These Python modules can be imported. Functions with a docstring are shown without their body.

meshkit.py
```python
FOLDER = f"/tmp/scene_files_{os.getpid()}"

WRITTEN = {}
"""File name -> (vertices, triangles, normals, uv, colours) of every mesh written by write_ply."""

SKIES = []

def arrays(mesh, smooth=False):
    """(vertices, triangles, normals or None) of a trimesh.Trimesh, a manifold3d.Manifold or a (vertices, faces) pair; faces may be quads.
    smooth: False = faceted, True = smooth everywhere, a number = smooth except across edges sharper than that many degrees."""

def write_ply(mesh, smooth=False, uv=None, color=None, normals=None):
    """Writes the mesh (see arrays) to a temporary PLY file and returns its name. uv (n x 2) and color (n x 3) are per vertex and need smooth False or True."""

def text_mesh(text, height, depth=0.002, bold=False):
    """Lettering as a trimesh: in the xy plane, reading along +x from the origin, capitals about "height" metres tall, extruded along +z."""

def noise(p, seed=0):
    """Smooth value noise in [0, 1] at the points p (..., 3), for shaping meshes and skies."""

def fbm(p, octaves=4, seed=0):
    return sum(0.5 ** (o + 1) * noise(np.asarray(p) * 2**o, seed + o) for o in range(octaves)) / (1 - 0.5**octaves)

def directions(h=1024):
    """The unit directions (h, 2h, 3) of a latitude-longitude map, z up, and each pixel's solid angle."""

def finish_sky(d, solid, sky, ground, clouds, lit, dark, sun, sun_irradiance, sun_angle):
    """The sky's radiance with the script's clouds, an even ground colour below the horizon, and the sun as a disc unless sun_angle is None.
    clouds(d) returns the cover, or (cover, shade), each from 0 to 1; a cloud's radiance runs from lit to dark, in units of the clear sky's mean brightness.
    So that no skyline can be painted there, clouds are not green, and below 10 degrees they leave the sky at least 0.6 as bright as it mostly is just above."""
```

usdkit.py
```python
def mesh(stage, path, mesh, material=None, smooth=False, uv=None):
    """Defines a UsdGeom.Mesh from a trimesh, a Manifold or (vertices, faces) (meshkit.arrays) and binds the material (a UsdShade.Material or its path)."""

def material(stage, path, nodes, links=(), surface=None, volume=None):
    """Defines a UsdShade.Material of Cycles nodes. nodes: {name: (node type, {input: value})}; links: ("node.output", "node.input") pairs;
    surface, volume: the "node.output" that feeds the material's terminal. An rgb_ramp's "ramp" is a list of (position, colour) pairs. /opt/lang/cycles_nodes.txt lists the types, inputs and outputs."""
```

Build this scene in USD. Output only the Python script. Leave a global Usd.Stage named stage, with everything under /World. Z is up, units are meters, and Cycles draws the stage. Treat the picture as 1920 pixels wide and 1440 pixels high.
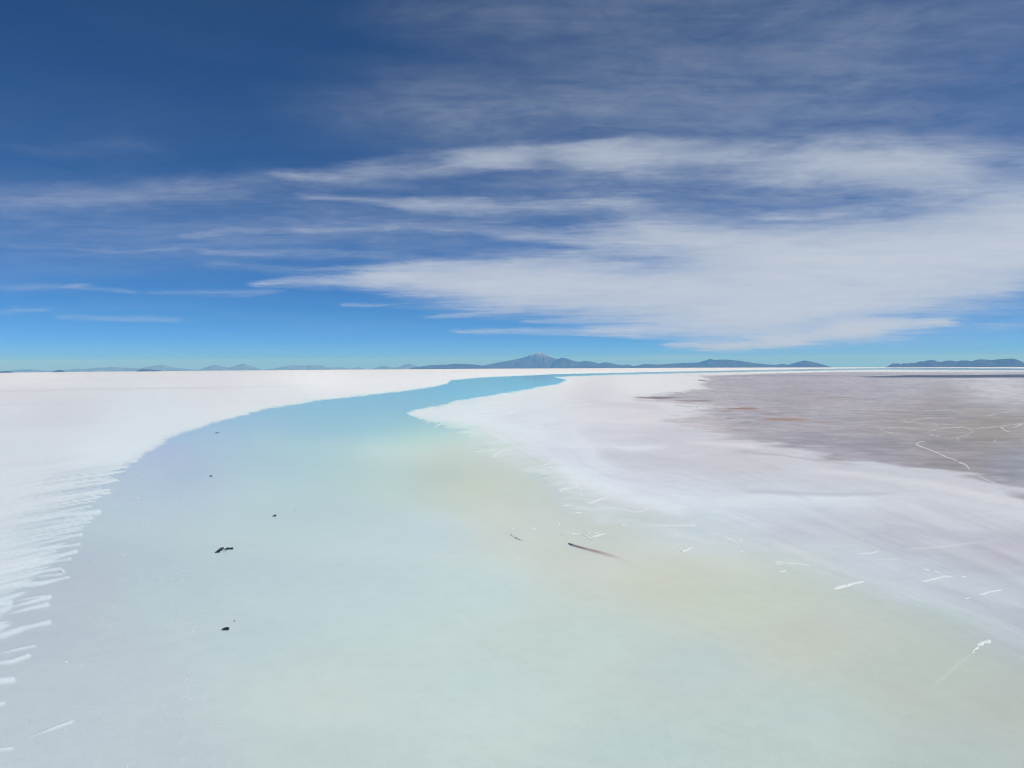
import math, random
import numpy as np
import trimesh
import usdkit, meshkit
from pxr import Usd, UsdGeom, UsdLux, UsdShade, Gf, Sdf, Vt

stage = Usd.Stage.CreateInMemory()
UsdGeom.SetStageUpAxis(stage, 'Z')
UsdGeom.SetStageMetersPerUnit(stage, 1.0)
UsdGeom.Xform.Define(stage, '/World')
UsdGeom.Scope.Define(stage, '/World/Looks')
RNG = np.random.default_rng(7)

# ------------------------------------------------------------------ camera
H = 190.0                     # metres above the salt
R_EARTH = 7.4e6               # earth radius, widened for refraction
FPX = 1350.0                  # focal length in photo pixels (1920 wide)
PITCH = math.radians(1.63)    # down
ROLL = math.radians(0.313)
EXPOSURE = 0.26
cp, sp_, cr, sr = math.cos(PITCH), math.sin(PITCH), math.cos(ROLL), math.sin(ROLL)
r0, f0 = np.array([1.0, 0, 0]), np.array([0, cp, -sp_])
u0 = np.cross(r0, f0)
CR, CU, CF = cr * r0 - sr * u0, sr * r0 + cr * u0, f0
cam = UsdGeom.Camera.Define(stage, '/World/camera')
cam.CreateHorizontalApertureAttr(36.0)
cam.CreateVerticalApertureAttr(27.0)
cam.CreateFocalLengthAttr(36.0 * FPX / 1920)
cam.CreateClippingRangeAttr(Gf.Vec2f(0.5, 2.0e6))
cam.CreateExposureAttr(EXPOSURE)
cam.AddTransformOp().Set(Gf.Matrix4d(*CR, 0, *CU, 0, *(-CF), 0, 0, 0, H, 1))


def ray(px, py):
    px, py = np.asarray(px, float), np.asarray(py, float)
    d = CF + ((px - 960) / FPX)[..., None] * CR + (-(py - 720) / FPX)[..., None] * CU
    return d / np.linalg.norm(d, axis=-1, keepdims=True)


def lonlat(px, py):
    d = ray(px, py)
    return np.arctan2(d[..., 0], d[..., 1]), np.arcsin(d[..., 2])


def project(x, y, z):
    """photo coordinates of points in front of the camera station"""
    q = np.stack([x, y, z - H], -1)
    w = np.maximum(q @ CF, 1e-3)
    return 960 + FPX * (q @ CR) / w, 720 - FPX * (q @ CU) / w


def ground(px, py):
    """the place on the curved salt plain seen at a photo pixel"""
    d = ray(px, py)
    hor = np.hypot(d[..., 0], d[..., 1])
    t = -d[..., 2] / hor
    disc = np.maximum(t * t - 2 * H / R_EARTH, 1e-9)
    r = R_EARTH * (t - np.sqrt(disc))
    return np.stack([d[..., 0] / hor * r, d[..., 1] / hor * r, -r * r / (2 * R_EARTH)], -1)


# ------------------------------------------------------------------ light
SUN_AZ, SUN_EL = math.radians(105), math.radians(56)
sd = np.array([math.cos(SUN_EL) * math.sin(SUN_AZ), math.cos(SUN_EL) * math.cos(SUN_AZ), math.sin(SUN_EL)])
SKY_STRENGTH = 0.1
SKY_TINT = [(0, (.40, .53, 1.1)), (.02, (.46, .70, .97)), (.06, (.46, .74, .86)), (.2, (.46, .72, .82)), (1, (.50, .76, .84))]   # the camera's blues, from the horizon up
HAZE, HAZE_COLOR = 2.1e-5, (.11, .47, 1.0)   # per metre
CLOUD = (4.7, 5.2, 5.9)

STROKES = [  # x0 y0 halfwidth0  x1 y1 halfwidth1  opacity
    (470, 536, 4, 720, 524, 14, .45), (720, 522, 22, 960, 534, 48, .8), (960, 534, 48, 1450, 556, 84, .85),
    (1450, 542, 74, 1920, 462, 56, .8), (1920, 462, 56, 2500, 400, 80, .7), (1238, 438, 34, 1500, 480, 64, .66),
    (1450, 458, 48, 2100, 425, 68, .5), (1130, 622, 10, 1400, 600, 34, .62), (1250, 645, 6, 1365, 649, 11, .75),
    (1380, 648, 5, 1500, 640, 9, .6), (1480, 634, 13, 1640, 616, 18, .75), (1640, 612, 15, 1785, 601, 6, .8),
    (1560, 566, 26, 1860, 540, 16, .6), (870, 620, 4, 1150, 624, 9, .4), (1000, 602, 3, 1230, 600, 5, .35),
    (1130, 673, 4, 1330, 668, 6, .3), (560, 332, 12, 900, 292, 22, .32), (880, 292, 18, 1200, 286, 26, .5),
    (980, 277, 8, 1130, 276, 12, .35), (1150, 298, 26, 1700, 306, 38, .5), (1600, 316, 40, 2100, 372, 62, .5), (1180, 350, 40, 1800, 372, 40, .16),
    (0, 378, 14, 350, 355, 20, .14), (300, 350, 16, 680, 338, 20, .15), (560, 372, 6, 900, 375, 10, .25),
    (800, 385, 11, 1160, 384, 18, .42), (330, 441, 4, 560, 428, 6, .2), (540, 425, 8, 930, 420, 13, .2),
    (0, 460, 3, 330, 466, 4, .12), (380, 475, 6, 750, 481, 10, .2), (560, 508, 4, 770, 502, 5, .3),
    (430, 503, 6, 570, 515, 10, .16), (320, 547, 4, 500, 548, 5, .17), (1000, 440, 16, 1250, 450, 20, .38),
    (970, 486, 9, 1210, 474, 11, .32), (880, 215, 75, 1400, 200, 130, .15),
    (1400, 200, 130, 2100, 190, 140, .07), (880, 40, 50, 960, 0, 80, .12), (1040, 50, 32, 1460, 8, 40, .12),
    (1500, 62, 30, 1730, 50, 70, .07), (1440, 402, 9, 1580, 396, 11, .3), (0, 538, 7, 130, 536, 7, .12),
    (130, 535, 4, 270, 545, 4, .16), (0, 582, 6, 75, 582, 5, .15), (140, 594, 5, 362, 599, 5, .19),
    (665, 567, 3, 742, 569, 3, .25), (60, 290, 10, 230, 276, 18, .05), (100, 420, 60, 900, 400, 90, .15),
    (1860, 612, 8, 1960, 606, 10, .2), (820, 590, 4, 960, 580, 6, .3),
]


def build_sky():
    N, L = {}, []
    cnt = [0]

    def new(kind, links=(), **vals):
        cnt[0] += 1
        name = f'n{cnt[0]}'
        N[name] = (kind, vals)
        for a, b in links:
            L.append((a, f'{name}.{b}'))
        return name

    def M(op, a, b=None, c=None, clamp=False):
        vals, links = {'math_type': op}, []
        if clamp:
            vals['use_clamp'] = True
        for k, x in (('value1', a), ('value2', b), ('value3', c)):
            if x is None:
                continue
            if isinstance(x, str):
                links.append((x, k))
            else:
                vals[k] = float(x)
        return new('math', links, **vals) + '.value'

    tc = new('texture_coordinate')
    dirv = tc + '.generated'
    sep = new('separate_xyz', [(dirv, 'vector')])
    x, y, z = f'{sep}.x', f'{sep}.y', f'{sep}.z'
    lon, lat = M('arctan2', x, y), M('arcsine', z)
    # a plane of high cloud: position on it, in units of its height
    zz = M('add', M('maximum', z, 0.0), 0.10)
    cpx, cpy = M('divide', x, zz), M('divide', y, zz)
    plane = new('combine_xyz', [(cpx, 'x'), (cpy, 'y')]) + '.vector'

    def noise(vec, scale, sc=(1, 1, 1), rot=0.0, detail=5, rough=.55, loc=(0, 0, 0), dist=0.0):
        mp = new('mapping', [(vec, 'vector')], mapping_type='point', scale=sc, rotation=(0, 0, rot), location=loc)
        return new('noise_texture', [(f'{mp}.vector', 'vector')], scale=scale, detail=float(detail), roughness=rough, distortion=dist)

    w1 = noise(plane, 0.5, detail=3)
    w2 = noise(plane, 2.2, sc=(.6, 1, 1), detail=5, rough=.62)
    s1, s2 = new('separate_color', [(f'{w1}.color', 'color')]), new('separate_color', [(f'{w2}.color', 'color')])
    # the shift is smaller where the sheet is seen edge-on
    edge = M('add', M('multiply', M('maximum', z, 0.0), 0.30), 0.006)
    lon2 = M('add', lon, M('add', M('multiply', M('subtract', f'{s1}.r', .5), .16), M('multiply', M('subtract', f'{s2}.r', .5), .14)))
    lat2 = M('add', lat, M('multiply', edge, M('add', M('multiply', M('subtract', f'{s1}.g', .5), .45), M('multiply', M('subtract', f'{s2}.g', .5), .55))))
    total = None
    for x0, y0, a0, x1, y1, a1, op in STROKES:
        (l0, b0), (l1, b1) = lonlat(x0, y0), lonlat(x1, y1)
        dl, db = float(l1 - l0), float(b1 - b0)
        n2 = dl * dl + db * db
        u = M('subtract', lon2, float(l0))
        v = M('subtract', lat2, float(b0))
        t = M('multiply_add', u, dl / n2, M('multiply', v, db / n2), )
        t = M('add', t, 0.0, clamp=True)
        du = M('multiply_add', t, -dl, u)
        dv = M('multiply_add', t, -db, v)
        # along the stroke the ends fade over four half-widths
        d2 = M('add', M('power', M('multiply', du, .25), 2.0), M('power', dv, 2.0))
        w = M('multiply_add', t, (a1 - a0) / FPX * 1.5, a0 / FPX * 1.5)
        q = M('divide', d2, M('multiply', w, w))
        s = M('multiply', M('power', M('subtract', 1.0, M('minimum', q, 1.0)), 2.0), op)
        # screen together, so that overlaps stay below one
        total = s if total is None else M('subtract', M('add', total, s), M('multiply', total, s))
    n1 = noise(plane, 1.5, sc=(.95, 1.1, 1), rot=.4, detail=8, rough=.58, dist=.5)
    n2_ = noise(plane, 6.0, sc=(.8, 1.1, 1), rot=.6, detail=7, rough=.62, dist=.5)
    n3 = noise(plane, 16.0, sc=(.4, 1.2, 1), rot=.16, detail=6, rough=.65, dist=.8)
    n = M('add', M('add', M('multiply', f'{n1}.fac', .5), M('multiply', f'{n2_}.fac', .36)), M('multiply', f'{n3}.fac', .14))
    nn = M('multiply', M('subtract', n, .5), 2.0)
    zf = M('add', M('maximum', z, 0.0), 0.035)
    fplane = new('combine_xyz', [(M('divide', x, zf), 'x'), (M('divide', y, zf), 'y')]) + '.vector'
    f1 = noise(fplane, 1.6, sc=(.45, 1.5, 1), rot=.22, detail=10, rough=.66, dist=.7)
    f2 = noise(fplane, 3.4, sc=(.8, 1.2, 1), rot=-.5, detail=9, rough=.68, dist=1.0, loc=(2.3, 4.1, 0))
    fib = M('add', M('multiply', f'{f1}.fac', .6), M('multiply', f'{f2}.fac', .4))
    fib = new('map_range', [(fib, 'value')], range_type='smoothstep', from_min=.34, from_max=.68, to_min=.5, to_max=1.42, clamp=True) + '.result'
    # thin cloud is all fibres, thick cloud fills in
    thick = new('map_range', [(total, 'value')], range_type='smoothstep', from_min=.35, from_max=.85, to_min=0.0, to_max=.85, clamp=True) + '.result'
    total = M('multiply', total, M('add', fib, M('multiply', thick, M('subtract', 1.0, fib))))
    # thin cirrus all over the sky
    far = noise(plane, .5, sc=(.5, 1.2, 1), rot=-.2, detail=6, rough=.55, loc=(3.1, 1.7, 0), dist=.5)
    veil = new('map_range', [(f'{far}.fac', 'value')], range_type='smoothstep', from_min=.46, from_max=.85, to_min=0.0, to_max=.09, clamp=True) + '.result'
    total = M('subtract', M('add', total, veil), M('multiply', total, veil))
    # the noise bites most where the cloud is half dense
    bite = M('multiply', M('multiply', total, M('subtract', 1.04, total)), 2.0)
    cover = M('add', M('multiply_add', nn, bite, total), 0.0, clamp=True)
    # nothing of it below the horizon
    up = new('map_range', [(z, 'value')], range_type='smoothstep', from_min=-.004, from_max=.022, to_min=0.0, to_max=1.0, clamp=True) + '.result'
    cover = M('multiply', M('multiply', cover, up), .93)
    sky = new('sky_texture', sky_type='single_scattering', sun_disc=False, sun_elevation=SUN_EL, sun_rotation=SUN_AZ,
              altitude=3700.0, air_density=.6, aerosol_density=0.0, ozone_density=10.0)
    hue = new('rgb_ramp', [(z, 'fac')], ramp=SKY_TINT)
    tint = new('mix_color', [(f'{sky}.color', 'a')], blend_type='multiply', fac=1.0, use_clamp=False)
    L.append((f'{hue}.color', f'{tint}.b'))
    mixn = new('mix_color', [(cover, 'fac'), (f'{tint}.result', 'a')], b=CLOUD, use_clamp=False)
    bg = new('background_shader', [(f'{mixn}.result', 'color')], strength=SKY_STRENGTH)
    return usdkit.material(stage, '/World/Looks/sky_air', N, L, surface=f'{bg}.background')


sky_mat = build_sky()
dome = UsdLux.DomeLight.Define(stage, '/World/sky')
UsdShade.MaterialBindingAPI.Apply(dome.GetPrim()).Bind(sky_mat)
dome.GetPrim().SetCustomDataByKey('kind', 'structure')
sun = UsdLux.DistantLight.Define(stage, '/World/sun')
sun.CreateIntensityAttr(1.25)
sun.CreateNormalizeAttr(True)
sun.CreateAngleAttr(0.53)
sun.CreateColorAttr(Gf.Vec3f(1.0, 0.98, 0.95))
zx = np.cross([0, 0, 1.0], sd); zx /= np.linalg.norm(zx)
zy = np.cross(sd, zx)
sun.AddTransformOp().Set(Gf.Matrix4d(*zx, 0, *zy, 0, *sd, 0, 0, 0, 0, 1))

# ------------------------------------------------------------------ helpers
USED = {}


def numbered(name):
    USED[name] = USED.get(name, -1) + 1
    return name if USED[name] == 0 else f'{name}_{USED[name]:03d}'


def tag(prim, label=None, category=None, group=None, kind=None):
    p = prim.GetPrim() if hasattr(prim, 'GetPrim') else prim
    for k, v in (('label', label), ('category', category), ('group', group), ('kind', kind)):
        if v:
            p.SetCustomDataByKey(k, v)
    return p


def lin(c):
    c = np.asarray(c, float) / 255
    return np.where(c < .04045, c / 12.92, ((c + .055) / 1.055) ** 2.4)


def add(name, mesh, mat, parent='/World', smooth=False):
    if parent == '/World':
        name = numbered(name)
    else:
        base, k = name, 0
        while stage.GetPrimAtPath(f'{parent}/{name}'):
            k += 1
            name = f'{base}_{k:03d}'
    return usdkit.mesh(stage, f'{parent}/{name}', mesh, mat, smooth=smooth).GetPrim()


def primvar(prim, name, values, color=False):
    values = np.ascontiguousarray(values, np.float32)
    t = Sdf.ValueTypeNames.Color3fArray if color else Sdf.ValueTypeNames.FloatArray
    arr = Vt.Vec3fArray.FromNumpy(values) if color else Vt.FloatArray.FromNumpy(values)
    UsdGeom.PrimvarsAPI(prim).CreatePrimvar(name, t, 'vertex').Set(arr)


def sstep(x, a, b):
    t = np.clip((x - a) / (b - a), 0, 1)
    return t * t * (3 - 2 * t)


def seg_dist(px, py, pts, ax=1.0, ay=1.0):
    """distance to a polyline, and how far along it (0 to 1) the nearest point is"""
    pts = np.asarray(pts, float)
    best, along = np.full(px.shape, 1e9), np.zeros(px.shape)
    ln = np.concatenate([[0], np.cumsum(np.hypot(*np.diff(pts, axis=0).T))])
    for k in range(len(pts) - 1):
        (x0, y0), (x1, y1) = pts[k], pts[k + 1]
        dx, dy = (x1 - x0) * ax, (y1 - y0) * ay
        t = np.clip(((px - x0) * ax * dx + (py - y0) * ay * dy) / max(dx * dx + dy * dy, 1e-9), 0, 1)
        d = np.hypot((px - x0) * ax - t * dx, (py - y0) * ay - t * dy)
        m = d < best
        best[m] = d[m]
        along[m] = ((ln[k] + t * (ln[k + 1] - ln[k])) / ln[-1])[m]
    return best, along


def inside(px, py, poly):
    c = np.zeros(px.shape, bool)
    n = len(poly)
    for k in range(n):
        (x0, y0), (x1, y1) = poly[k], poly[(k + 1) % n]
        if y0 == y1:
            continue
        c ^= ((y0 > py) != (y1 > py)) & (px < (x1 - x0) * (py - y0) / (y1 - y0) + x0)
    return c


def sdist(px, py, poly, ax=1.0, ay=1.0):
    d, _ = seg_dist(px, py, list(poly) + [poly[0]], ax, ay)
    return np.where(inside(px, py, poly), d, -d)


def rbf(px, py, pts, width=110.0, ay=2.0):
    """smooth field through scattered colours (px, py, (r, g, b)) - Shepard weights"""
    out, tot = np.zeros(px.shape + (3,)), np.zeros(px.shape)
    for x, y, c in pts:
        d2 = ((px - x) / width) ** 2 + ((py - y) * ay / width) ** 2
        w = 1 / (d2 + .12) ** 1.7
        out += w[..., None] * np.asarray(lin(c))
        tot += w
    return out / tot[..., None]


def fb(x, y, scale, octaves=4, seed=0):
    return meshkit.fbm(np.stack([x / scale, y / scale, np.zeros_like(x) + seed * 7.31], -1), octaves, seed)


# ------------------------------------------------------------------ the salt plain: one curved sheet from below the camera to beyond the horizon
# places below are written as the photo pixel at which they were found; ground() turns them into metres
LEFT_BANK = [(-3000, 1700), (-900, 1560), (-300, 1420), (-120, 1340), (-30, 1300), (20, 1245), (60, 1185), (95, 1120), (118, 1075), (140, 1020),
             (170, 965), (195, 925), (222, 890), (246, 868), (278, 844), (320, 818), (400, 791), (500, 766), (600, 750), (700, 739.5), (760, 732),
             (812, 725.5), (838, 719), (846, 713), (900, 708), (1000, 703.6), (1046, 701.6), (1160, 699), (1280, 696.4), (1480, 692.6), (1650, 689.8),
             (1790, 690.2), (2300, 692.5), (4000, 700), (4000, 600), (-3000, 600)]
RIGHT_SALT = [(1040, 707), (1062, 712.5), (1046, 720), (990, 729.5), (927, 741.5), (860, 751.5), (807, 764), (766, 774.5), (788, 787), (830, 795), (876, 806),
              (905, 820), (960, 848), (1010, 872), (1040, 897), (1064, 922), (1130, 950), (1250, 972), (1350, 1003), (1450, 1042), (1600, 1100),
              (1800, 1180), (1920, 1235), (2600, 1480), (4000, 1700), (4000, 696), (2300, 696), (1790, 693.6), (1650, 693.4), (1480, 696), (1280, 699.6), (1160, 702.5), (1080, 705)]
MUD = [(1300, 703.5), (1322, 711), (1296, 721), (1330, 729), (1250, 740), (1196, 746), (1250, 751), (1335, 759), (1310, 774), (1262, 789), (1285, 800),
       (1312, 812), (1345, 827), (1400, 837), (1480, 848), (1560, 862), (1640, 872), (1740, 889), (1830, 911), (1920, 937), (2100, 990), (2600, 1130),
       (4000, 1350), (4000, 697), (2000, 696.4), (1700, 697), (1560, 697.4), (1450, 699.8)]
DARK_STRIP = [(1600, 706.6), (1660, 705.2), (1700, 703.6), (1800, 703.2), (1925, 702.2), (2600, 700), (2600, 709.5), (1925, 708.2), (1800, 708.4), (1700, 707.8), (1640, 707.9)]
FINGERS = [  # bright tongues of salt on the left shore: points, half-widths at the two ends (photo pixels)
    ([(60, 884), (165, 874), (210, 868), (256, 864.5)], .8, 1.8), ([(150, 901), (221, 900)], 1, 1.6), ([(60, 938), (100, 931), (206, 925)], 1, 2),
    ([(-40, 992), (60, 976), (120, 966), (184, 960)], 2, 3.6), ([(130, 977), (172, 971)], 1, 2.2), ([(60, 998), (100, 990), (168, 979)], 1, 2.2),
    ([(-20, 1030), (70, 1012), (152, 1003)], 2, 2.4), ([(-40, 1045), (60, 1030), (110, 1025), (150, 1020)], 2.4, 2.4), ([(104, 1044), (141, 1033)], 1.4, 3.2),
    ([(80, 1055), (131, 1047)], 1.4, 2.4), ([(-20, 1066), (68, 1050)], 3, 4.2), ([(84, 1070), (112, 1066), (119, 1072)], 1.4, 3), ([(96, 1078), (116, 1076)], 1, 2.4),
    ([(-40, 1108), (20, 1096), (75, 1093), (100, 1087), (128, 1081)], 7, 2.2), ([(-30, 1078), (40, 1066), (62, 1062)], 3, 2), ([(36, 1134), (92, 1119)], 1, 3),
    ([(66, 1120), (84, 1117)], 1, 1.5), ([(26, 1148), (60, 1140), (88, 1134)], 1, 4), ([(-40, 1134), (18, 1130)], 2, 4), ([(-60, 1215), (0, 1192), (40, 1178), (91, 1167)], 9, 4.5),
    ([(24, 1219), (64, 1210)], 1, 1.8), ([(-30, 1246), (20, 1240), (52, 1229)], 2, 3.4), ([(-50, 1284), (22, 1274)], 8, 4.5), ([(-60, 1330), (0, 1319), (6, 1318)], 6, 2),
    ([(90, 1368), (118, 1358), (136, 1352)], 1, 1.5), ([(-60, 1412), (22, 1402)], 3, 1.4), ([(-40, 1320), (-6, 1312)], 5, 3), ([(-200, 1400), (-60, 1370)], 14, 6)]
LEFT_C = [(50, 703, (228, 232, 236)), (600, 697, (234, 238, 242)), (1000, 694, (234, 238, 242)), (1500, 689, (234, 238, 240)), (50, 735, (214, 215, 221)), (400, 735, (219, 221, 227)), (100, 770, (207, 211, 217)),
          (500, 742, (222, 227, 231)), (700, 720, (228, 232, 236)), (300, 792, (213, 223, 229)), (60, 830, (209, 216, 222)), (50, 900, (210, 217, 223)),
          (200, 850, (214, 224, 230)), (60, 1000, (206, 216, 223)), (60, 1200, (205, 216, 224)), (-300, 1000, (208, 215, 221))]
WATER_C = [(150, 1100, (194, 201, 207)), (60, 1200, (190, 198, 205)), (200, 1250, (192, 200, 207)), (100, 1400, (190, 199, 206)), (300, 1100, (193, 207, 210)), (300, 850, (215, 217, 221)), (350, 900, (201, 212, 218)), (400, 820, (213, 225, 220)), (500, 800, (210, 229, 217)), (600, 770, (203, 231, 214)), (700, 745, (196, 231, 214)), (900, 720, (170, 231, 223)), (1000, 708, (152, 231, 231)), (600, 830, (204, 229, 216)), (700, 800, (195, 231, 215)), (800, 800, (196, 231, 204)), (500, 900, (203, 221, 217)), (700, 880, (209, 225, 210)), (850, 870, (209, 216, 193)), (900, 900, (218, 221, 196)), (600, 960, (200, 216, 214)), (800, 1000, (203, 216, 217)), (700, 1100, (196, 211, 212)), (950, 950, (214, 217, 202)), (1000, 1000, (211, 214, 204)), (1100, 1050, (203, 206, 197)), (1250, 1080, (202, 204, 189)), (500, 1100, (197, 210, 212)), (450, 1200, (193, 206, 208)), (600, 1300, (197, 208, 206)), (900, 1100, (198, 212, 211)), (900, 1300, (194, 207, 206)), (1100, 1200, (195, 207, 204)), (1400, 1130, (201, 206, 192)), (1300, 1250, (190, 201, 200)), (1500, 1200, (196, 200, 190)), (1700, 1280, (188, 195, 186)), (1900, 1330, (185, 190, 183)), (1500, 1350, (187, 200, 198)), (1800, 1420, (183, 193, 191)), (1200, 1420, (186, 200, 199)), (600, 1430, (190, 202, 202)), (300, 1430, (188, 198, 203)), (1150, 960, (208, 210, 198)), (1300, 1000, (214, 218, 215)), (1500, 1690, (189, 204, 204)), (-200, 1500, (187, 201, 210)), (2300, 1500, (185, 196, 194))]
RIGHT_C = [(1050, 715, (232, 236, 240)), (1200, 712, (230, 232, 238)), (950, 740, (224, 233, 239)), (850, 770, (218, 231, 238)), (1000, 760, (219, 225, 233)), (1100, 740, (216, 216, 224)),
           (1200, 770, (214, 212, 220)), (1150, 800, (212, 214, 224)), (1000, 800, (218, 225, 234)), (1050, 840, (212, 218, 230)), (1250, 830, (206, 206, 216)), (1400, 860, (204, 204, 212)),
           (1200, 880, (208, 212, 224)), (1100, 900, (214, 224, 234)), (1300, 932, (209, 217, 229)), (1500, 940, (209, 219, 231)), (1550, 900, (200, 202, 212)), (1700, 930, (204, 208, 218)),
           (1880, 952, (205, 208, 218)), (1800, 920, (206, 208, 217)), (1300, 980, (199, 212, 220)), (1500, 1000, (194, 200, 212)), (1700, 1000, (192, 196, 208)), (1880, 1030, (190, 192, 204)),
           (1600, 1060, (193, 202, 212)), (1850, 1120, (189, 200, 212)), (1700, 1090, (191, 202, 212)), (1500, 1050, (197, 206, 210)), (1900, 1200, (185, 194, 204)), (1750, 1180, (187, 198, 200)),
           (2400, 1200, (190, 196, 206)), (1500, 694, (234, 238, 240))]
MUD_C = [(1400, 800, (172, 167, 174)), (1500, 740, (168, 162, 170)), (1700, 730, (178, 176, 184)), (1880, 720, (198, 199, 208)), (1600, 712, (180, 176, 186)), (1400, 715, (174, 169, 176)),
         (1700, 790, (160, 153, 155)), (1850, 800, (155, 149, 146)), (1750, 760, (160, 154, 158)), (1500, 830, (166, 161, 170)), (1650, 860, (160, 156, 166)), (1800, 870, (152, 147, 150)),
         (1900, 880, (152, 152, 164)), (1350, 760, (178, 173, 180)), (1300, 810, (196, 191, 199)), (1600, 700, (166, 160, 168)), (1900, 698, (170, 166, 172)), (2500, 800, (158, 152, 152))]
LEFT_BANDS = [([(-300, 737), (60, 732.5), (200, 729), (400, 727.6), (660, 721)], 2.0, (202, 203, 211), .7), ([(-200, 764), (60, 757.6), (140, 755)], 2.0, (196, 199, 206), .6),
              ([(-200, 712), (200, 709), (420, 707)], 1.2, (214, 216, 222), .5), ([(-200, 806), (80, 800), (300, 781)], 6, (203, 208, 215), .4), ([(-100, 880), (80, 868), (190, 850)], 4, (200, 207, 215), .5)]
BANDS = [  # brighter and duller layers in the right hand salt: points, half width, colour, strength
    ([(1036, 856), (1066, 888), (1120, 914), (1200, 938), (1310, 966)], 13, (222, 231, 239), .8), ([(1310, 946), (1420, 937), (1560, 936), (1660, 942)], 13, (216, 224, 234), .8),
    ([(1490, 878), (1600, 890), (1750, 909), (1860, 934), (1990, 962)], 7, (214, 215, 223), .8), ([(1610, 922), (1750, 932), (1900, 966), (2100, 1010)], 8, (208, 212, 222), .7),
    ([(1280, 829), (1360, 833), (1430, 838)], 3.5, (218, 215, 223), .8), ([(950, 798), (1050, 832), (1160, 842), (1260, 838)], 8, (220, 225, 234), .7),
    ([(830, 778), (900, 786), (980, 806), (1040, 826)], 9, (224, 233, 240), .8), ([(1110, 848), (1230, 868), (1370, 886)], 15, (199, 201, 211), .75),
    ([(1380, 921), (1560, 928), (1700, 925)], 4, (190, 196, 207), .8), ([(1370, 845), (1480, 856), (1620, 874)], 3, (184, 180, 187), .7), ([(1060, 776), (1160, 790), (1240, 786)], 5, (226, 224, 228), .5),
    ([(1090, 752), (1180, 760), (1250, 768)], 6, (206, 204, 212), .6), ([(1693, 1031.7), (1760, 1026), (1810, 1020.5), (1846, 1016.7), (1897, 1008)], 1.3, (212, 214, 223), .6), ([(1633, 1051), (1660, 1050), (1693, 1048)], 1.2, (214, 222, 230), .6),
         ([(1640, 986), (1760, 1000), (1930, 1020)], 12, (186, 189, 202), .6), ([(1480, 1010), (1600, 1040), (1760, 1090), (1930, 1140)], 10, (200, 210, 220), .6)]
STAINS = [  # orange and dark mineral patches: centre, half axes, colour, strength
    (1395, 766, 36, 2.6, (150, 118, 100), .95), (1360, 771, 26, 1.8, (150, 125, 112), .7), (1472, 786.5, 50, 3.4, (155, 128, 108), .9), (1450, 775, 30, 1.6, (150, 130, 120), .5),
    (1232, 746, 42, 1.7, (118, 100, 98), .95), (1305, 752, 44, 1.4, (120, 98, 90), .85), (1548, 792, 22, 1.8, (158, 138, 122), .5), (1560, 746, 46, 2.2, (150, 138, 138), .6),
    (1600, 749, 50, 1.2, (140, 130, 128), .5), (1398, 792, 13, 1.4, (135, 132, 138), .7), (1368, 785, 8, 2, (140, 136, 142), .6), (1700, 838, 70, 3, (146, 138, 140), .5),
    (1760, 862, 66, 4, (140, 132, 132), .55), (1530, 822, 26, 2.4, (148, 142, 150), .6), (1840, 824, 40, 4, (146, 134, 130), .6), (1790, 805, 40, 6, (152, 147, 138), .5),
    (1870, 792, 70, 7, (150, 144, 136), .5), (1820, 716, 60, .9, (170, 166, 174), .7), (1317, 713.6, 10, 1, (130, 105, 105), .9), (1470, 704.6, 160, 1.5, (146, 138, 140), .7)]


SALT_ALBEDO = .65            # the whitest salt reflects a bit over half of the light


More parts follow.
